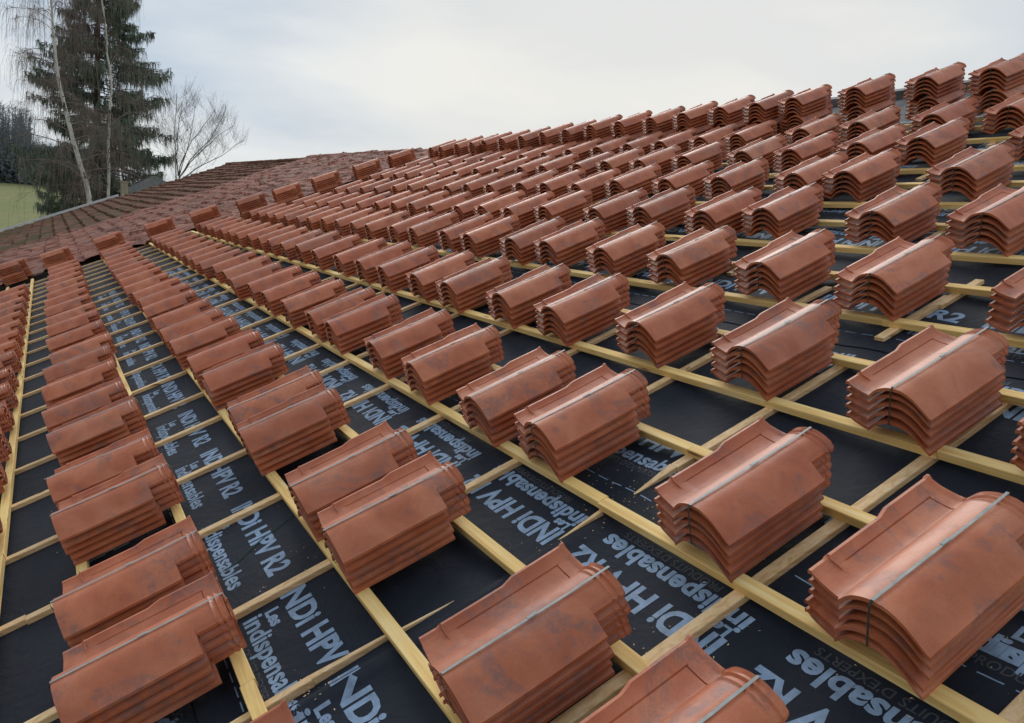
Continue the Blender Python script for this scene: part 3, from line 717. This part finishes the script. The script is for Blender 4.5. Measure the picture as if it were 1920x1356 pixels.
bare('birch_tree', 'upright slender birch with pale trunk, right of the leaning birch',
     [[(204, 400), (204, 330), (204, 270), (206, 220), (209, 160), (206, 120), (199, 95), (200, 60), (192, 10), (180, -60), (178, -130)]], 60, .125, 23, BIR, TWIG, (46, 18), 1.25, 2.3, 5.0, .0095, .25)
bare('bare_tree', 'leafless many stemmed tree right of the conifer, behind the roof edge',
     [[(334, 345), (338, 320), (352, 270), (362, 235), (366, 200)], [(336, 335), (356, 300), (395, 262), (420, 215)], [(338, 338), (375, 312), (420, 290), (455, 262)], [(334, 330), (345, 290), (385, 230), (402, 205)], [(334, 330), (330, 280), (334, 230), (341, 190)], [(336, 334), (365, 295), (412, 252), (440, 235)]],
     52, .06, 31, TWG, TWG, (14, 7), .15, .9, 1.4, .0052, .15)
bare('bare_tree', 'thin grey leafless tree between the conifer and the many stemmed tree',
     [[(331, 345), (329, 300), (328, 250), (331, 200), (330, 175)]], 58, .07, 37, TWG, TWG, (32, 12), .3, 1.2, 2.4, .006, .2)
# twiggy brown hedge and evergreen shrubs behind the verge
def brush(name, cat, label, pxs, D, hgt, n, m, seed, dpt=3.0, leaf=False):
    r = random.Random(seed); base = at((pxs[0]+pxs[1])/2, 360, D); base.z = gz(base.x, base.y)
    c = MB()
    for i in range(n):
        p = at(r.uniform(*pxs), 360, D+r.uniform(-dpt, dpt)); p.z = base.z; p = p-base
        edge = math.sin(math.pi*min(1, max(0, (i/n))))
        h = hgt*r.uniform(.45, 1.0)
        q = [p]
        for s in range(1, 5): q.append(q[-1]+Vector((r.gauss(0, .28), r.gauss(0, .28), h/4)))
        c.tube(q, [.03, .022, .015, .01, .006], 3, cap=False)
        for _ in range(14 if not leaf else 40):
            j = r.randrange(0, 4); s0 = q[j].lerp(q[j+1], r.random())
            if leaf:
                w = Vector((r.gauss(0, 1), r.gauss(0, 1), r.gauss(0, 1))).normalized()*.13; w2 = Vector((r.gauss(0, 1), r.gauss(0, 1), r.gauss(0, 1))).normalized()*.09; s0 = s0+Vector((r.gauss(0, .35), r.gauss(0, .35), r.gauss(0, .2)))
                c.add([s0-w, s0-w2, s0+w, s0+w2], [(0, 1, 2, 3)])
            else: c.tube([s0, s0+Vector((r.gauss(0, .35), r.gauss(0, .35), r.uniform(.2, .8)))], [.011, .006], 3, cap=False)
    o = c.build(name, m); o.location = base; return tag(o, label, cat)
brush('bare_hedge', 'hedge', 'brown leafless hedge under the conifer, behind the mossy roof', (125, 335), 80, 5.9, 360, simple('hedge_twigs', (.15, .075, .06), .9, .1, .25, 1), 41)
brush('evergreen_shrub', 'shrub', 'dark green shrub beyond the lower corner of the mossy roof', (-40, 20), 56, 2.2, 110, NEED, 43, 1.5, True)
brush('evergreen_shrub', 'shrub', 'dark green shrub at the foot of the leaning birch', (172, 225), 62, 4.9, 120, NEED, 44, 1.0, True)
# far wood
r = random.Random(9); c = MB(); D0 = 165
for i in range(560):
    D = D0+r.uniform(0, 45); px = r.uniform(-230, 215); p = at(px, 355, D); p.z = gz(p.x, p.y)-.3
    h = r.uniform(9, 14) if px < 60 else r.uniform(5.5, 7.5); lean = Vector((r.gauss(0, .5), r.gauss(0, .5), 0))
    pts = [p, p+Vector((0, 0, h*.5))+lean*.4, p+Vector((0, 0, h))+lean]
    c.tube(pts, [.14, .09, .03], 4, cap=False)
    for _ in range(32):
        q = r.uniform(.22, 1); s0 = pts[0].lerp(pts[2], q); a = r.uniform(0, 6.3); l = r.uniform(.8, 2.6)*(1.2-q)
        e0 = s0+Vector((math.cos(a)*l, math.sin(a)*l, l*r.uniform(.3, 1.1))); c.tube([s0, e0], [.035, .015], 3, cap=False)
        for _ in range(2):
            s1 = s0.lerp(e0, r.random()); c.tube([s1, s1+Vector((r.gauss(0, .6), r.gauss(0, .6), r.uniform(.1, .9)))], [.03, .015], 3, cap=False)
tag(c.build('woodland', simple('woodland_hazed', (.17, .19, .205), .95, .05, .2, .3)), kind='stuff', label='dark bare wood across the far side of the meadow', cat='woodland')  # bark colour lightened and blued, distance haze put into it
c = MB(); r = random.Random(12)
for i in range(26000):
    px = r.uniform(-230, 215); D = D0+r.uniform(0, 30); p = at(px, 355, D); p.z = gz(p.x, p.y)+r.random()**1.4*(5+1.5*math.sin(px*.05))
    w = Vector((r.gauss(0, 1), r.gauss(0, 1), r.gauss(0, .8))).normalized()*r.uniform(.25, .6); w2 = Vector((r.gauss(0, 1), r.gauss(0, 1), r.gauss(0, 1))).normalized()*r.uniform(.15, .35)
    c.add([p-w, p-w2, p+w, p+w2], [(0, 1, 2, 3)])
tag(c.build('undergrowth', simple('undergrowth_dark', (.13, .15, .16), .95, .05, .2, .3)), kind='stuff', label='dense dark undergrowth along the foot of the far wood', cat='undergrowth')
# small neighbouring house: grey roof gable and chimney
nb = at(240, 350, 66); nb.z = gz(nb.x, nb.y)
nh = bpy.data.objects.new('neighbour_house', None); COL.objects.link(nh); nh.location = nb
tag(nh, 'small grey roofed house glimpsed through the trees behind the roof verge', 'house')
b = MB(); b.hexa([(-1.3, -.5, 0), (1.3, -.5, 0), (1.3, 4, 0), (-1.3, 4, 0), (-1.3, -.5, 5.6), (1.3, -.5, 5.6), (1.3, 4, 5.6), (-1.3, 4, 5.6)]); b.build('wall', WL, nh)
b = MB(); z0, z1 = 5.6, 7.0
b.add([(-1.5, -.8, z0), (1.5, -.8, z0), (1.5, 4.3, z0), (-1.5, 4.3, z0), (-1.5, 1.75, z1), (1.5, 1.75, z1)], [(3, 2, 1, 0), (0, 1, 5, 4), (2, 3, 4, 5), (1, 2, 5), (3, 0, 4)])
b.build('roof', simple('grey_slate', (.24, .26, .29), .6, .3, .1, 2), nh)
b = MB(); q = at(233, 352, 60); x, y = q.x-nb.x, q.y-nb.y
b.hexa([(x-.22, y-.22, 0), (x+.22, y-.22, 0), (x+.22, y+.22, 0), (x-.22, y+.22, 0), (x-.22, y-.22, 6.25), (x+.22, y-.22, 6.25), (x+.22, y+.22, 6.25), (x-.22, y+.22, 6.25)])
b.hexa([(x-.27, y-.27, 6.26), (x+.27, y-.27, 6.26), (x+.27, y+.27, 6.26), (x-.27, y+.27, 6.26), (x-.27, y-.27, 6.35), (x+.27, y-.27, 6.35), (x+.27, y+.27, 6.35), (x-.27, y+.27, 6.35)])
b.build('chimney', simple('chimney_render', (.42, .37, .30), .9, .1, .1, 2), nh)
